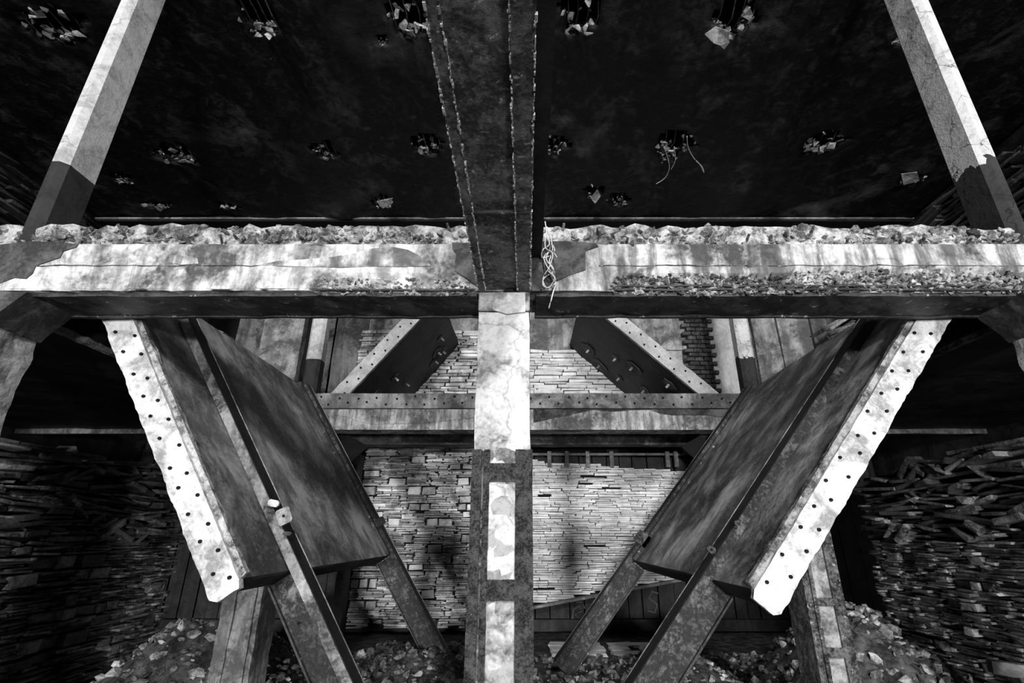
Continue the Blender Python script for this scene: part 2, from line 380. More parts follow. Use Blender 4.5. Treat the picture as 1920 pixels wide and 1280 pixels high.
for z, nm in ((at(948, 498, D1).z, 'joint_line'),):
    for x0, x1 in ((-5, -.9), (.7, 5)):
        bm = bmesh.new(); n = 60; tube(bm, [(x0 + (x1 - x0) * k / n, D1 - .002, z + .012 * noise.noise(Vector((k * .5, z, 0)))) for k in range(n + 1)], .006, 4); put(obj(nm, bm, M['soffit']), cb)
def patch(pts, nm='plaster_patch', m='plaster', par=cb, D=D1 - .012, th=.03, lab=None):
    q = [at(a, b, D) for a, b in pts]; bm = bmesh.new(); prism(bm, [(p.x, p.z) for p in q], D, D + th); o = put(obj(nm, bm, M[m]), par)
    if lab: o['label'] = lab
patch([(-40,456),(0,458),(62,452),(146,457),(142,463),(118,470),(112,482),(84,492),(66,498),(60,512),(48,522),(26,520),(0,530),(-40,540)], lab='dark render patch at the left end of the beam')
patch([(848,455),(902,455),(905,540),(893,536),(875,521),(852,507),(853,490),(856,476),(848,466)], lab='dark render patch left of the column')
patch([(998,452),(1060,452),(1118,456),(1122,462),(1098,470),(1098,505),(1062,518),(1040,528),(1012,545),(998,545)], lab='dark render patch right of the column')

patch([(480,497),(520,489),(570,486),(620,482),(665,474),(700,465),(740,463),(765,468),(785,478),(800,490),(808,498),(760,500),(700,499),(640,502),(560,499)], 'stain_skin', 'bbeam', cb, D1 - .007, .02)
patch([(318,478),(345,479),(370,484),(372,494),(340,496),(316,492)], 'stain_skin', 'bbeam', cb, D1 - .007, .02)

# ================= LONGITUDINAL OVERHEAD BEAM
X0, X1 = -.43, .05
ob = thing('overhead_beam', 'dark rough steel-cased beam running overhead from the camera to the column top', 'beam', ((X0 + X1) / 2, 2, BZ0))
bm = bmesh.new(); box(bm, X0 + .02, X1 - .02, -1.5, D1 - .01, BZ0 + .025, BZ0 + .45); roughen(bm, .14, .012, 7); put(obj('beam_core', bm, M['soffit']), ob)
for a, b in ((X0, X0 + .065), (X1 - .115, X1)):
    bm = bmesh.new(); box(bm, a, b, -1.5, D1 - .01, BZ0, BZ0 + .06); roughen(bm, .12, .008, 6, a); put(obj('bottom_flange', bm, M['soffit']), ob)
bm = bmesh.new(); box(bm, X1 - .1, X1 + .11, -1.5, D1 - .02, BZ0 + .36, BZ0 + .5); roughen(bm, .2, .01, 4); put(obj('top_flange', bm, M['tar']), ob)
for xx in (X0 + .003, X0 + .067, X1 - .118, X1 - .004):          # pale flakes along the flange edges
    bm = bmesh.new(); y = .3
    while y < D1 - .05:
        l = random.uniform(.006, .035); t = random.uniform(.001, .007); e = random.uniform(-.004, .004)
        if random.random() < .8: box(bm, xx + e - t, xx + e + t, y, y + l * 1.1, BZ0 - random.uniform(.001, .01), BZ0 + .012)
        y += l
    o = put(obj('flaking_edge', bm, M['flakem']), ob); o['kind'] = 'stuff'
for y in (2.9,):
    bm = bmesh.new(); box(bm, X0, X1, y, y + .012, BZ0 - .003, BZ0 + .02); put(obj('joint_strip', bm, M['rust']), ob)

# ================= CENTRAL COLUMN
cc = thing('concrete_column', 'central pale concrete column with a dark granular casing round its lower part', 'column', (-.19, D1 + .23, 0))
zs = at(948, 843, D1).z
bm = bmesh.new(); box(bm, -.42, .04, D1, D1 + .46, 0, BZ0 - .2); roughen(bm, .07, .012, 6); put(obj('shaft', bm, M['whitep']), cc)
bm = bmesh.new(); box(bm, -.425, .045, D1 - .015, D1 + .46, BZ0 - .19, BZ0); bmesh.ops.bevel(bm, geom=bm.edges[:], offset=.01, segments=1, affect='EDGES'); o = put(obj('capital', bm, M['batt']), cc); o['label'] = 'smooth pale block at the column head, cracked below'
patch([(925,548),(985,548),(985,584),(950,588),(924,580)], 'render_patch', 'whitep', cc, D1 - .03, .02)
def sleeve(par, xc, y, wd, ztop, tops, m='sleeve', dep=.5):
    """two granular side channels tied by batten plates; pale fill shows in the windows"""
    L, R = xc - wd / 2, xc + wd / 2
    for a, b in ((L, L + wd * .16), (L + wd * .20, L + wd * .29), (R - wd * .28, R)):
        bm = bmesh.new(); box(bm, a, b, y, y + dep, 0, ztop - .002); roughen(bm, .09, .006, 9, a); put(obj('casing_strip', bm, M[m]), par)
    bm = bmesh.new(); box(bm, L + wd * .15, L + wd * .21, y + .03, y + dep, 0, ztop - .01); put(obj('casing_groove', bm, M['soffit']), par)
    for z0, z1 in tops:
        bm = bmesh.new(); box(bm, L + wd * .28, R - wd * .27, y + .005, y + .05, z0, z1); roughen(bm, .09, .006, 9, z0); put(obj('batten_plate', bm, M[m]), par)
    bm = bmesh.new(); box(bm, L + wd * .27, R - wd * .26, y + .035, y + .07, 0, ztop + .02); roughen(bm, .2, .004, 5); put(obj('fill_panel', bm, M['batt']), par)
zz = lambda py: at(948, py, D1 - .03).z
sleeve(cc, -.183, D1 - .035, .49, zs, [(zz(903), zz(868)), (zz(1127), zz(1087)), (.45, .6)])
# ================= COLUMNS AT THE BEAM ENDS
def end_column(sx, lab):
    t = thing('concrete_column', lab, 'column', (sx * 5.2, D1 + .25, 0))
    bm = bmesh.new(); a, b = sorted((sx * 4.88, sx * 5.5)); box(bm, a, b, D1 + .0, D1b, 0, BZ0 - .15); roughen(bm, .12, .03, 3.5, sx); put(obj('shaft', bm, M['batt']), t)
    bm = bmesh.new(); prism(bm, [(sx * 4.86, BZ0 - .3), (sx * 5.55, BZ0 - .3), (sx * 5.55, BZ0), (sx * 4.6, BZ0)], D1 - .02, D1b + .02); roughen(bm, .12, .015, 4); put(obj('haunch', bm, M['plaster']), t)
end_column(-1, 'flaking concrete column under the left end of the cross beam')
end_column(1, 'concrete column just showing under the right end of the cross beam')
def upper_column(sx, y, z0, z1, m, lab, x_in=4.80, wd=.2, dp=.44):
    bm = bmesh.new(); a, b = sorted((sx * x_in, sx * (x_in + wd))); box(bm, a, b, y, y + dp, z0, z1)
    es = [e for e in bm.edges if abs(e.verts[0].co.z - e.verts[1].co.z) > 1]
    bmesh.ops.bevel(bm, geom=es, offset=.06, segments=1, affect='EDGES', profile=.5)
    tag(obj('upper_column', bm, M[m]), lab, 'column')
upper_column(-1, D1 + .02, BZ1, EH + HC, 'paint', 'tall chamfered column, white over black paint, rising from the left end of the near cross beam')
upper_column(1, D1 + .02, BZ1, EH + HC, 'paintr', 'tall cracked column, white over dark paint, rising from the right end of the near cross beam')

# ================= CHUTE PANELS (big slabs leaning towards the centre)
Df, Db = 4.72, 9.8
def chute(sx, A, B, mface, lab, holes_px, Dm=5.68):
    """A: inner face point (X,h) high, B: inner face low end, both as |X|,h"""
    t = thing('chute_panel', lab, 'slab', (sx * 3.5, Df, EH + 1.0))
    A = Vector(A); B = Vector(B); d = (B - A).normalized(); nrm = Vector((d.y, -d.x))   # |X|,h plane
    if nrm.x < 0: nrm = -nrm                                                              # outward
    th = .24; top = A - d * .93
    def q(s, o): p = B * 0 + top + d * s + nrm * o; return (sx * p.x, EH + p.y)
    Ln = (B - top).length
    bm = bmesh.new(); prism(bm, [q(0, 0), q(Ln, 0), q(Ln, th), q(0, th)], Df + .06, Db); roughen(bm, .35, .008, 2); put(obj('slab', bm, M[mface]), t)
    # pale front lip, thicker than the slab, with a sloping inner margin
    bm = bmesh.new(); prism(bm, [q(0, 0), q(Ln, 0), q(Ln + .07, .03), q(Ln + .07, th - .02), q(Ln + .02, th + .03), q(0, th + .03)], Df, Df + .07)
    roughen(bm, .06, .014, 9, sx); fe = put(obj('front_edge', bm, M['white']), t)
    bm = bmesh.new(); prism(bm, [q(0, -.055), q(Ln - .02, -.055), q(Ln, .005), q(0, .005)], Df + .035, Df + .10); roughen(bm, .06, .012, 9, sx + 3); o = put(obj('edge_margin', bm, M['crust']), t)
    hb = bmesh.new(); bmesh.ops.create_cone(hb, cap_ends=True, segments=10, radius1=.016, radius2=.016, depth=.02); hb.transform(Matrix.Rotation(pi/2, 4, 'X'))
    hm = bpy.data.meshes.new('bolt_hole'); hb.to_mesh(hm); hb.free(); hm.materials.append(M['black'])
    for k in range(24):
        s = .95 + k * .135 + random.uniform(-.03, .03); o_ = (.055 if k % 2 else .175) + random.uniform(-.02, .02)
        if s > Ln: break
        p = q(s, o_); o = bpy.data.objects.new('bolt_hole', hm); C.objects.link(o); o.location = (p[0], Df - .004, p[1]); sub(o, fe)
    bm = bmesh.new(); prism(bm, [q(Ln - .005, .0), q(Ln + .015, .02), q(Ln + .015, th - .02), q(Ln - .005, th)], Df + .07, Db - .02); put(obj('end_board', bm, M['tar']), t)
    bm = bmesh.new(); prism(bm, [q(0, -.06), q(Ln, -.06), q(Ln, .01), q(0, .01)], Db - .2, Db - .11); put(obj('rear_margin', bm, M['rust']), t)
    # steel rails lying on the inner face, carried on down to the floor as struts
    def strut(D, dp, lab2, grp=None):
        u = thing('steel_strut', lab2, 'strut', (sx * 2.5, D, .02))
        Lf = Ln
        while EH + (top + d * (Lf + .1)).y > .1: Lf += .05
        bm = bmesh.new(); prism(bm, [q(.05, -.115), q(Lf, -.115), q(Lf, -.012), q(.05, -.012)], D, D + .02); put(obj('front_flange', bm, M['rail' if sx < 0 and D < 7 else 'strut']), u)
        bm = bmesh.new(); prism(bm, [q(.05, -.118), q(Lf, -.118), q(Lf, -.10), q(.05, -.10)], D + .02, D + dp); put(obj('inner_plate', bm, M['tar']), u)
        bm = bmesh.new(); prism(bm, [q(.05, -.09), q(Lf, -.09), q(Lf, -.02), q(.05, -.02)], D + .02, D + dp - .03); put(obj('web', bm, M['tar']), u)
        bm = bmesh.new(); prism(bm, [q(.05, -.122), q(Lf, -.122), q(Lf, -.108), q(.05, -.108)], D + dp, D + dp + .02); roughen(bm, .15, .003, 8); put(obj('bright_edge', bm, M['flakem' if sx < 0 else 'rail']), u)
        bm = bmesh.new(); prism(bm, [q(Ln + .03, .0), q(Lf, .0), q(Lf, .23), q(Ln + .03, .23)], D + .03, D + .055); roughen(bm, .1, .006, 4); put(obj('leg_plate', bm, M['strut']), u)
        bm = bmesh.new(); prism(bm, [q(Ln + .03, .222), q(Lf, .222), q(Lf, .242), q(Ln + .03, .242)], D - .01, D + dp); put(obj('leg_flange', bm, M['rust']), u)
        return u, q, Lf, Ln
    side = 'left' if sx < 0 else 'right'
    r1 = strut(Dm, .25, 'nearer steel strut running down the face of the %s leaning slab to the floor' % side)
    r2 = strut(Db - .1, .25, 'farther steel strut along the back edge of the %s leaning slab, down to the floor' % side)
    return r1, r2, q, Ln
L = chute(-1, (4.06, 2.06), (2.463, -.359), 'panL', 'big leaning concrete slab left of the column with a white pin-holed front edge', None)
R = chute(1, (4.06, 2.06), (1.965, -.44), 'panR', 'big leaning concrete slab right of the column with a white pin-holed front edge', None)
# gusset and clamps on the struts
def plate(px, py, D, w_, h_, ang, u, m='batt', nm='gusset_plate', hole=True):
    c = at(px, py, D); bm = bmesh.new(); box(bm, -w_/2, w_/2, 0, .03, -h_/2, h_/2); bmesh.ops.bevel(bm, geom=[e for e in bm.edges if abs(e.verts[0].co.y - e.verts[1].co.y) > .01], offset=.02, segments=1, affect='EDGES')
    bm.transform(Matrix.Translation(c) @ Matrix.Rotation(ang, 4, 'Y')); o = put(obj(nm, bm, M[m]), u)
    if hole:
        hb = bmesh.new(); bmesh.ops.create_cone(hb, cap_ends=True, segments=10, radius1=.014, radius2=.014, depth=.02); hb.transform(Matrix.Translation(c + Vector((0, -.001, 0))) @ Matrix.Rotation(pi/2, 4, 'X'))
        sub(obj('bolt', hb, M['black']), o)
    return o
uL = L[0][0]; uR = R[0][0]
plate(532, 967, 5.6, .15, .17, radians(-25), uL)['label'] = 'pale steel gusset with one bolt hole'
plate(512, 943, 5.62, .12, .07, radians(10), uL, 'white', 'bracket', False)
plate(538, 1000, 5.6, .10, .04, radians(0), uL, 'rust', 'bracket', False)
plate(560, 1168, 5.66, .02, .02, 0, uL, 'flakem', 'rivet')
plate(1383, 980, 5.6, .06, .06, .6, uR, 'strut', 'bracket', False); plate(1334, 1030, 5.6, .09, .07, .6, uR, 'strut', 'bracket')
plate(1205, 1010, 9.6, .26, .22, radians(38), R[1][0], 'strut', 'clamp'); plate(1200, 1003, 9.55, .1, .1, radians(38), R[1][0], 'rust', 'clamp')
plate(712, 978, 9.6, .18, .14, radians(-33), L[1][0], 'strut', 'clamp', False)
# ================= POSTS UNDER THE SLABS
t = thing('support_post', 'weathered square post standing under the left leaning slab', 'post', (-3.25, 6.6, 0))
bm = bmesh.new(); box(bm, -3.47, -3.03, 6.4, 6.82, 0, EH + .02); roughen(bm, .12, .02, 5); put(obj('shaft', bm, M['post']), t)
for dx in (-.10, .13):
    bm = bmesh.new(); box(bm, -3.25 + dx - .03, -3.25 + dx + .03, 6.375, 6.42, 0, EH + .0); roughen(bm, .08, .018, 7, dx); put(obj('split_rib', bm, M['post']), t)
t = thing('cased_post', 'dark cased post with pale fill panels under the right leaning slab', 'post', (3.45, 6.6, 0))
bm = bmesh.new(); box(bm, 3.27, 3.63, 6.46, 6.85, 0, EH + .3); put(obj('shaft', bm, M['post']), t)
zz2 = lambda py: at(1520, py, 6.35).z
sleeve(t, 3.45, 6.38, .44, EH + .2, [(zz2(1137), zz2(1122)), (zz2(1235), zz2(1216)), (.25, .4)], 'soffit', .45)

# ================= SIDE AISLE SLABS
for sx, lab in ((-1, 'black slab overhanging the left side bay'), (1, 'black slab overhanging the right side bay')):
    a, b = sorted((sx * 4.95, (XL if sx < 0 else XR))); t = thing('side_slab', lab, 'slab', (sx * 6.5, 7, EH + 2.04))
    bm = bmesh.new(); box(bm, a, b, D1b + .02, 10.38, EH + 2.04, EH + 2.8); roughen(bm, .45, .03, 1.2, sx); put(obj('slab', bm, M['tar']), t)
    bm = bmesh.new(); e = sx * 4.93; x0, x1 = sorted((e, e + sx * .07)); box(bm, x0, x1, D1b + .05, 10.36, EH + 2.0, EH + 2.06); roughen(bm, .1, .02, 7, sx); put(obj('lit_edge', bm, M['crust']), t)  # light along the slab's inner edge, put in as a paler rough strip
    bm = bmesh.new(); box(bm, a, b, 10.28, 10.37, EH + 1.94, EH + 2.05); roughen(bm, .3, .012, 2, sx); put(obj('far_lip', bm, M['backd']), t)

# ================= BACK CROSS BEAM AND WHAT STANDS ON IT
D2 = 10.4; z0, z1 = EH + 2.05, EH + 2.83; zj = at(948, 765, D2).z
t = thing('cross_beam', 'farther concrete beam crossing behind the column, dark vertical drips on its face', 'beam', (0, D2 + .25, z0))
bm = bmesh.new(); box(bm, XL, XR, D2 + .03, D2 + .5, z0, zj - .02); roughen(bm, .3, .01, 2); put(obj('lower_face', bm, M['bbeam']), t)
bm = bmesh.new(); box(bm, XL, XR, D2, D2 + .5, zj, z1); roughen(bm, .3, .01, 2, 4); o = put(obj('upper_band', bm, M['back']), t); o['label'] = 'band of bolted concrete along the top of the beam'; ub = o
hb = bmesh.new(); bmesh.ops.create_cone(hb, cap_ends=True, segments=8, radius1=.022, radius2=.022, depth=.03); hb.transform(Matrix.Rotation(pi/2, 4, 'X'))
hm = bpy.data.meshes.new('bolt_hole'); hb.to_mesh(hm); hb.free(); hm.materials.append(M['black'])
for k in range(46):
    o = bpy.data.objects.new('bolt_hole', hm); C.objects.link(o); o.location = (-4.6 + k * .205 + random.uniform(-.03, .03), D2 - .008, (zj + z1) / 2 + (.07 if k % 2 else -.06) + random.uniform(-.03, .03)); sub(o, ub)
def crackpatch(pts, m):
    q = [at(a, b, D2 + .015) for a, b in pts]; bm = bmesh.new(); prism(bm, [(p.x, p.z) for p in q], D2 + .012, D2 + .05); put(obj('render_skin', bm, M[m]), t)
crackpatch([(600,767),(640,767),(700,767),(892,767),(892,782),(840,788),(800,793),(700,795),(672,790),(655,782),(640,779),(600,779)], 'bbeam')
crackpatch([(1000,767),(1400,767),(1372,784),(1330,778),(1260,778),(1238,775),(1220,768),(1190,768),(1150,771),(1110,768),(1075,776),(1040,783),(1010,790),(1000,792)], 'backd')
upper_column(-1, D2 + .02, z1, EH + 7.1, 'paint', 'slim far column, white over black, standing on the farther beam left of the centre', 4.55, .34, .34)
upper_column(1, D2 + .02, z1, EH + 7.1, 'paintr', 'slim far column, white over black, standing on the farther beam right of the centre', 4.8, .34, .34)
def roof_slab(sx, lo, hi, lab):
    """slab rising to the centre above the back beam; pale front edge, dark underside"""
    t = thing('inclined_slab', lab, 'slab', (sx * 3.2, D2 + .3, EH + 2.83))
    lo = Vector(lo); hi = Vector(hi); d = (hi - lo).normalized(); n_ = Vector((-d.y, d.x)); n_ = n_ if n_.x > 0 else -n_
    q = lambda p, o: ((sx * (p.x + n_.x * o)), EH + p.y + n_.y * o)
    hi2 = hi + d * .0
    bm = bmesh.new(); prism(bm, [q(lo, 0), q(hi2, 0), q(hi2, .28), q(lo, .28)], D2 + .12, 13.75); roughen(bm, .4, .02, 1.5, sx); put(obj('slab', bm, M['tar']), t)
    bm = bmesh.new(); prism(bm, [q(lo, -.02), q(hi2, -.02), q(hi2, .3), q(lo, .3)], D2 + .06, D2 + .14); roughen(bm, .1, .012, 6, sx); fe = put(obj('front_edge', bm, M['backl']), t)
    L_ = (hi2 - lo).length
    for k in range(int(L_ / .21)):
        p = q(lo + d * (.15 + k * .21), .06 if k % 2 else .2); o = bpy.data.objects.new('bolt_hole', hm); C.objects.link(o); o.location = (p[0], D2 + .055, p[1]); sub(o, fe)
    for k in range(7):          # cone-shaped fixings and patches on the underside
        s = random.uniform(.8, L_ - .3); y = random.uniform(D2 + .7, 13.3); p = q(lo + d * s, -.02)
        bm = bmesh.new(); r_ = random.uniform(.12, .3)
        ring = []
        for a in range(11):
            rr = r_ * random.uniform(.7, 1.1); pp = q(lo + d * (s + rr * cos(a * 2 * pi / 11)), -.012); ring.append(bm.verts.new((pp[0], y + rr * sin(a * 2 * pi / 11), pp[1])))
        f = bm.faces.new(ring); r = bmesh.ops.extrude_face_region(bm, geom=[f]); e = q(Vector((0, 0)), -.015); e = (e[0], 0, e[1] - EH)
        bmesh.ops.translate(bm, vec=e, verts=[v for v in r['geom'] if isinstance(v, bmesh.types.BMVert)])
        put(obj('render_patch', bm, M['plaster']), t)
        bm = bmesh.new(); p2 = q(lo + d * s, -.12); tube(bm, [(p[0], y, p[1]), (p2[0], y + .02, p2[1])], .03); put(obj('bolt', bm, M['shard']), t)
roof_slab(-1, (3.84 + .25, 2.83 - .3), (1.95, 5.23), 'dark inclined slab with pale pin-holed edge above the farther beam, left of the column')
roof_slab(1, (3.88 + .25, 2.83 - .3), (1.32, 5.2), 'dark inclined slab with pale pin-holed edge above the farther beam, right of the column')
# far lintel below the back beam
D3 = 12.2
t = thing('far_lintel', 'dark stained concrete lintel just under the farther beam', 'beam', (0, D3, EH + 2.05))
za, zb = at(948, 833, D3).z, at(948, 806, D3).z + .3
bm = bmesh.new(); box(bm, -4.6, 4.3, D3, D3 + .4, za, zb); roughen(bm, .3, .02, 2); put(obj('beam_body', bm, M['backd']), t)
for sx in (-1, 1):
    bm = bmesh.new(); prism(bm, [(sx * 3.9, za), (sx * 5.2, za), (sx * 5.2, za - .75), (sx * 4.6, za - .7)], D3 - 1.2, D3 + .3); put(obj('haunch', bm, M['tar']), t)
bm = bmesh.new(); box(bm, -4.45, -4.2, 12.9, 13.2, 0, EH + 1.9); roughen(bm, .15, .02, 4)
tag(obj('timber_post', bm, M['plank']), 'thin dark post at the left edge of the far slate wall', 'post')

# ================= STACKED SLATE WALLS
def piece(org, uu, nn, u0, u1, z0, z1, dep, pro, tilt):
    """uu: unit vector along the wall, nn: outward normal"""
    c = Vector(org) + uu * ((u0 + u1) / 2) + Vector((0, 0, (z0 + z1) / 2)) + nn * (pro - dep / 2)
    Rm = Matrix((uu, -nn, Vector((0, 0, 1)))).transposed()
    return Matrix.Translation(c) @ Rm.to_4x4() @ Matrix.Rotation(tilt, 4, 'Y') @ Matrix.Rotation(random.uniform(-.06, .06), 4, 'Z') @ Matrix.Diagonal((u1 - u0, dep, z1 - z0, 1))
def thin_rows(out, org, uu, nn, U0, U1, Z0, Z1, rh, ln, til=.012, pr=.05, keep=None, wav=0):
    z = Z0
    while z < Z1:
        h = random.uniform(*rh); u = U0 - random.uniform(0, ln[0])
        while u < U1:
            l = random.uniform(*ln); a = max(u, U0 + random.uniform(-.03, .03)); b = min(u + l, U1 + random.uniform(-.04, .04))
            if b - a > .05 and random.random() > .006:
                zz_ = z + wav * noise.noise(Vector((a * .8, z, 0)))
                if keep is None or keep((a + b) / 2, zz_): out.append(piece(org, uu, nn, a + .002, b - .002, zz_ + .002, zz_ + h * random.uniform(.9, 1.02), .3, random.uniform(-pr, pr), random.gauss(0, til)))
            u += l
        z += h
def course_rows(out, org, uu, nn, U0, U1, Z0, Z1, ch=(.16,.26), pb=.4, til=.02, pr=.05, keep=None, slope=0, rh=(.03,.06)):
    z = Z0
    while z < Z1:
        H = random.uniform(*ch); u = U0
        while u < U1:
            if random.random() < pb:
                l = random.uniform(.18, .5); b = min(u + l, U1); zc = z + slope * (u - U0)
                if keep is None or keep((u + b) / 2, zc): out.append(piece(org, uu, nn, u + .016, b - .016, zc + .012, zc + H * .93, .3, random.uniform(-pr, pr), random.gauss(slope * .5, til)))
            else:
                l = random.uniform(.5, 1.3); b = min(u + l, U1); zc = z + slope * (u - U0)
                sub = []; thin_rows(sub, org, uu, nn, u, b, zc, zc + H - .02, rh, (.25, .8), til, pr, keep); out += sub
            u += l
        z += H
XU = Vector((1, 0, 0)); NF = Vector((0, -1, 0))
def stack(lab, loc, items, m, group=None, name='slate_wall', lim=300, backing=None):
    t = thing(name, lab, 'slate wall', loc); vs = variants(lambda: slate_mesh(M[m], .14 if m == 'slatem' else .06), 12)
    scatter(items, vs, 'slate', t, lim, 'slate_fill', vis_weight)
    if backing:
        bm = bmesh.new(); box(bm, *backing); put(obj('core', bm, M['black']), t)
    return t
it = []; course_rows(it, (0, 13.7, 0), XU, NF, -4.35, -.9, .12, EH + 2.2, pb=.38, keep=lambda u, z: True)
stack('tall wall of mixed pale slates and blocks seen left of the column below the farther beam', (-2.6, 13.8, .1), it, 'slatem', backing=(-4.3, -.95, 13.83, 13.98, .12, EH + 2.15))
it = []
thin_rows(it, (0, 13.62, 0), XU, NF, .15, 4.5, EH - 1.62, EH + 1.95, (.035, .07), (.18, .75), .008, .05, keep=lambda u, z: z > EH - 1.62 + (u - .15) * .17 - .04 and z < EH + 1.86 - .075 * u + .06 * noise.noise(Vector((u * 2, 0, 0))), wav=.03)
s2 = stack('hanging wall of thin pale slates with a sloping lower edge, right of the column', (2.3, 13.7, EH - 1.6), it, 'slatep')
bm = bmesh.new(); prism(bm, [(.2, EH - 1.58), (4.5, EH - .85), (4.5, EH + 1.55), (.2, EH + 1.55)], 13.78, 13.9); put(obj('core', bm, M['black']), s2)
bm = bmesh.new(); prism(bm, [(.12, EH - 1.7), (4.55, EH - .96), (4.55, EH - .9), (.12, EH - 1.64)], 13.45, 13.8); put(obj('carrying_board', bm, M['timber']), s2)
for px in (1030, 1063, 1102, 1147, 1252, 1268):
    a = at(px, 872, 13.5); bm = bmesh.new(); box(bm, a.x - .05, a.x + .05, 13.42, 13.52, a.z - .05, a.z + .36)
    tag(obj('timber_stub', bm, M['timber']), '%s of the six short pale uprights above the thin slate wall' % {1030:'leftmost',1063:'second from left',1102:'third from left',1147:'fourth from left',1252:'fifth from left',1268:'rightmost'}[px], 'timber', 'short uprights above the thin slate wall')
bm = bmesh.new(); box(bm, .2, 4.3, 13.53, 13.58, EH + 1.97, EH + 2.03); tag(obj('batten', bm, M['timber']), 'long thin batten crossing behind the short uprights over the thin slate wall', 'timber')
it = []; thin_rows(it, (0, 13.75, 0), XU, NF, -4.9, -.2, EH + 2.75, at(850, 622, 13.75).z, (.05, .12), (.3, .9), .012, .05)
stack('pale stacked slates above the farther beam, left of the column', (-2.5, 13.85, EH + 2.8), it, 'slatem', backing=(-4.85, -.25, 13.88, 13.98, EH + 2.75, EH + 5.5))
it = []; thin_rows(it, (0, 13.75, 0), XU, NF, -.1, 3.1, EH + 2.75, at(1050, 655, 13.75).z, (.05, .12), (.3, .9), .015, .05)
stack('pale stacked slates above the farther beam, right of the column', (1.5, 13.85, EH + 2.8), it, 'slatep', backing=(-.05, 3.05, 13.88, 13.98, EH + 2.75, EH + 5.0))
# side walls of dark slate
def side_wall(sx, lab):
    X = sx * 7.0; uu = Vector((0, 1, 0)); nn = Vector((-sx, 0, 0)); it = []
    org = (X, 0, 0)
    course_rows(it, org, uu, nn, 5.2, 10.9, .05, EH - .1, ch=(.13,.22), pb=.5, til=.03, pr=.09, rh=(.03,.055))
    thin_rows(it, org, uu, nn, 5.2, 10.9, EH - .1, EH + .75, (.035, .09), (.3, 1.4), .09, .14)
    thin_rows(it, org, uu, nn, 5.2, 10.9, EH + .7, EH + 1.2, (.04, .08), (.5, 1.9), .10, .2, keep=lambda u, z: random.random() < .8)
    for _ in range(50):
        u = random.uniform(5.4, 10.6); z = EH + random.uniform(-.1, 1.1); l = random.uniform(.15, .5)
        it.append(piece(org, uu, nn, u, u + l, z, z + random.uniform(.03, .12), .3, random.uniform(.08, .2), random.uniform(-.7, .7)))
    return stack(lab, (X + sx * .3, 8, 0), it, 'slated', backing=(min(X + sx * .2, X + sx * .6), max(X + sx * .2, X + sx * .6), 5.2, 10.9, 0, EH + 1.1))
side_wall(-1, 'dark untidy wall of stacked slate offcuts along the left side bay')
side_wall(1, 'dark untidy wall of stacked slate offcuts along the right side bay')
def high_side(sx, X, lab):
    uu = Vector((0, 1, 0)); nn = Vector((-sx, 0, 0)); it = []
    thin_rows(it, (X, 0, 0), uu, nn, 4.7, 10.0, EH + 4.6, EH + 6.5, (.03, .08), (.3, 1.3), .08, .16, keep=lambda u, z: z < EH + 6.3 + .3 * noise.noise(Vector((u, 0, 0))))
    return stack(lab, (X + sx * .3, 7.5, EH + 2.82), it, 'slateu', lim=200, backing=(min(X + sx * .15, X + sx * .6), max(X + sx * .15, X + sx * .6), 4.7, 10, EH + 2.8, EH + 6.3))
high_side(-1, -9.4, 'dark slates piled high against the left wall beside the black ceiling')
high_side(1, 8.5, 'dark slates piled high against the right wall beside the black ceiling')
def small_heap(x0, x1, D, za, zb, lean, lab):
    t = thing('slate_heap', lab, 'slate heap', ((x0 + x1) / 2, D, za)); it = []
    for k in range(30):
        f = k / 30; z = za + (zb - za) * f; c = (x0 + x1) / 2 + random.uniform(-.15, .15)
        it.append(piece((0, D, 0), XU, NF, c - (x1 - x0) / 2 * random.uniform(.5, 1), c + (x1 - x0) / 2 * random.uniform(.5, 1), z, z + .07, .5, random.uniform(-.1, .1), lean + random.gauss(0, .1)))
    scatter(it, variants(lambda: slate_mesh(M['slated'], .2), 6), 'slate', t, 300, 'slate_fill')
small_heap(-7.1, -6.1, 9.7, EH + 2.8, EH + 4.1, .35, 'small dark heap of slates seen under the left half of the near beam')
small_heap(6.2, 7.3, 9.7, EH + 2.8, EH + 4.3, -.45, 'small dark heap of slates seen under the right half of the near beam')

# ================= RUBBLE ON THE PIT FLOOR
def heap(x0, x1, y0, y1, hf, n, lab, smin=.05, smax=.26, seed=0):
    t = thing('rubble_heap', lab, 'rubble', ((x0 + x1) / 2, (y0 + y1) / 2, 0)); bm = bmesh.new(); V = {}
    nx, ny = int((x1 - x0) / .12), int((y1 - y0) / .12)
    def Z(x, y):
        e = min(1, 3 * min((x - x0) / (x1 - x0), (x1 - x) / (x1 - x0)) + .001) * min(1, 3 * min((y - y0) / (y1 - y0), (y1 - y) / (y1 - y0)) + .001)
        return max(.005, hf(x, y) * e * (1 + .35 * noise.noise(Vector((x * 1.3, y * 1.3, seed)))) + .05 * noise.noise(Vector((x * 4, y * 4, seed))) * e)
    for i in range(nx + 1):
        for j in range(ny + 1):
            x = x0 + (x1 - x0) * i / nx; y = y0 + (y1 - y0) * j / ny; V[i, j] = bm.verts.new((x, y, Z(x, y)))
    for i in range(nx):
        for j in range(ny): bm.faces.new([V[i, j], V[i+1, j], V[i+1, j+1], V[i, j+1]])
    put(obj('mound', bm, M['ground']), t); it = []
    for _ in range(n):
        x = random.uniform(x0, x1); y = random.uniform(y0, y1); s = smin + (smax - smin) * random.random() ** 2.2
        it.append(rq(x, y, Z(x, y) + s * .12, s, .6))
    scatter(it, variants(lambda: rock_mesh('stone', M['stone']), 10), 'stone', t, 260, 'gravel', lambda q: -q.to_scale()[0])
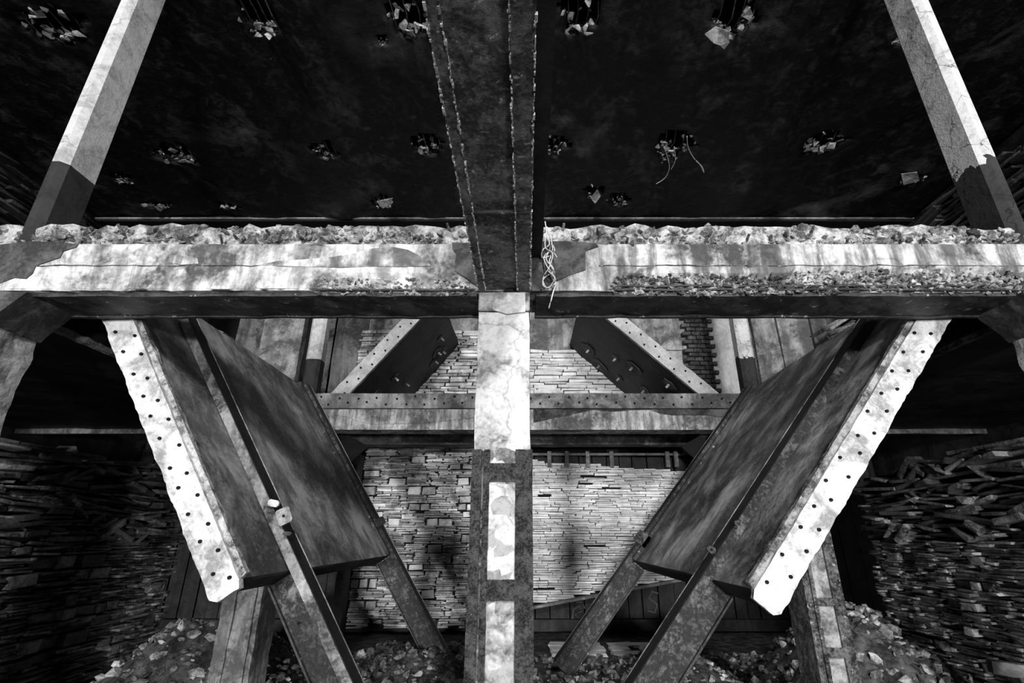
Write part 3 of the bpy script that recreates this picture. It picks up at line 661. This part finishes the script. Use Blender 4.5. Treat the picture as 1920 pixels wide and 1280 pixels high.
heap(-6.6, -3.2, 7.2, 11.5, lambda x, y: .95 * math.exp(-((x + 5.2) / 1.8) ** 2 - ((y - 8.8) / 1.8) ** 2), 1500, 'rubble mound at the foot of the left side bay', seed=1)
heap(-3.2, -.3, 8.0, 12.5, lambda x, y: .46 * math.exp(-((x + 1.4) / 1.5) ** 2 - ((y - 9.6) / .9) ** 2), 1300, 'low scatter of broken stone between the left strut and the column', seed=2)
heap(.1, 3.6, 8.0, 11.2, lambda x, y: .5 * math.exp(-((x - 2.6) / 1.3) ** 2 - ((y - 9.2) / 1.2) ** 2), 1000, 'heap of broken stone between the column and the right cased post', seed=3)
heap(3.6, 6.7, 6.2, 11.5, lambda x, y: 1.15 * math.exp(-((x - 4.9) / 1.6) ** 2 - ((y - 8.6) / 1.7) ** 2), 1800, 'rubble mound at the foot of the right side bay', seed=4)
# pale fallen slates on the floor in front of the thin slate wall
vs = variants(lambda: slate_mesh(M['slatep'], .15), 5)
ORD = ('leftmost', 'second from left', 'third from left', 'rightmost'); ROW = ('nearest', 'middle', 'farthest')
for k in range(12):
    o = bpy.data.objects.new('fallen_slate', vs[k % 5]); C.objects.link(o); c, w_ = k % 4, k // 4; s = random.uniform(.42, .62)
    o.location = (.75 + c * .62 + random.uniform(-.06, .06), 11.35 + w_ * .42, .045); o.scale = (s, .36, .06)
    o.rotation_euler = (random.uniform(-.02, .04), random.uniform(-.02, .02), random.uniform(-.12, .12))
    tag(o, 'fallen pale slate below the thin slate wall, %s in the %s row' % (ORD[c], ROW[w_]), 'slate', 'fallen slates on the pit floor')
bm = bmesh.new(); box(bm, 0, .8, -.07, .07, -.07, .07); roughen(bm, .2, .015, 4); o = obj('timber_baulk', bm, M['timber']); o.location = (5.85, 7.3, .70); o.rotation_euler = (0, .08, -.3)
tag(o, 'squared timber lying in the lower right corner beside the rubble', 'timber')
# wires
def wire(px0, pts, D, lab, r=.006, h=None):
    bm = bmesh.new()
    for line in pts:
        P = [(at(a, b, D + .05 * sin(i * 1.7)) if h is None else onh(a, b, h)) for i, (a, b) in enumerate(line)]
        Q = [P[0]] + P + [P[-1]]; out = []
        for k in range(1, len(Q) - 2):
            p0, p1, p2, p3 = Q[k-1:k+3]
            for u in (0, .2, .4, .6, .8):
                out.append(.5 * (2*p1 + (p2-p0)*u + (2*p0-5*p1+4*p2-p3)*u*u + (3*p1-p0-3*p2+p3)*u**3))
        tube(bm, out + [P[-1]], r, 5)
    tag(obj('hanging_wire', bm, M['wire'], smooth=True), lab, 'wire')
wire(0, [[(1022,415),(1026,440),(1030,458),(1018,468),(1016,482),(1030,480),(1040,470),(1034,458),(1030,470),(1024,485),(1034,500),(1040,512),(1028,515),(1018,525),(1020,537),(1032,538),(1042,528),(1036,512),(1026,500),(1020,482),(1034,470),(1044,482)],
         [(1032,440),(1036,470),(1030,490),(1038,505),(1034,520),(1042,530),(1038,545),(1034,560),(1029,578)],
         [(1026,425),(1022,462),(1036,475),(1030,500),(1018,522),(1026,540),(1040,522),(1028,508)]], D1 - .09, 'pale tangled wire hanging at the column side of the near beam')
wire(0, [[(1288,255),(1290,275),(1300,295),(1312,308),(1320,324),(1316,312),(1305,302)], [(1245,275),(1255,310),(1248,332),(1230,345)], [(1264,275),(1266,300),(1258,318)]], 0, 'thin wires trailing from a hole in the black ceiling', .008, HC - .12)
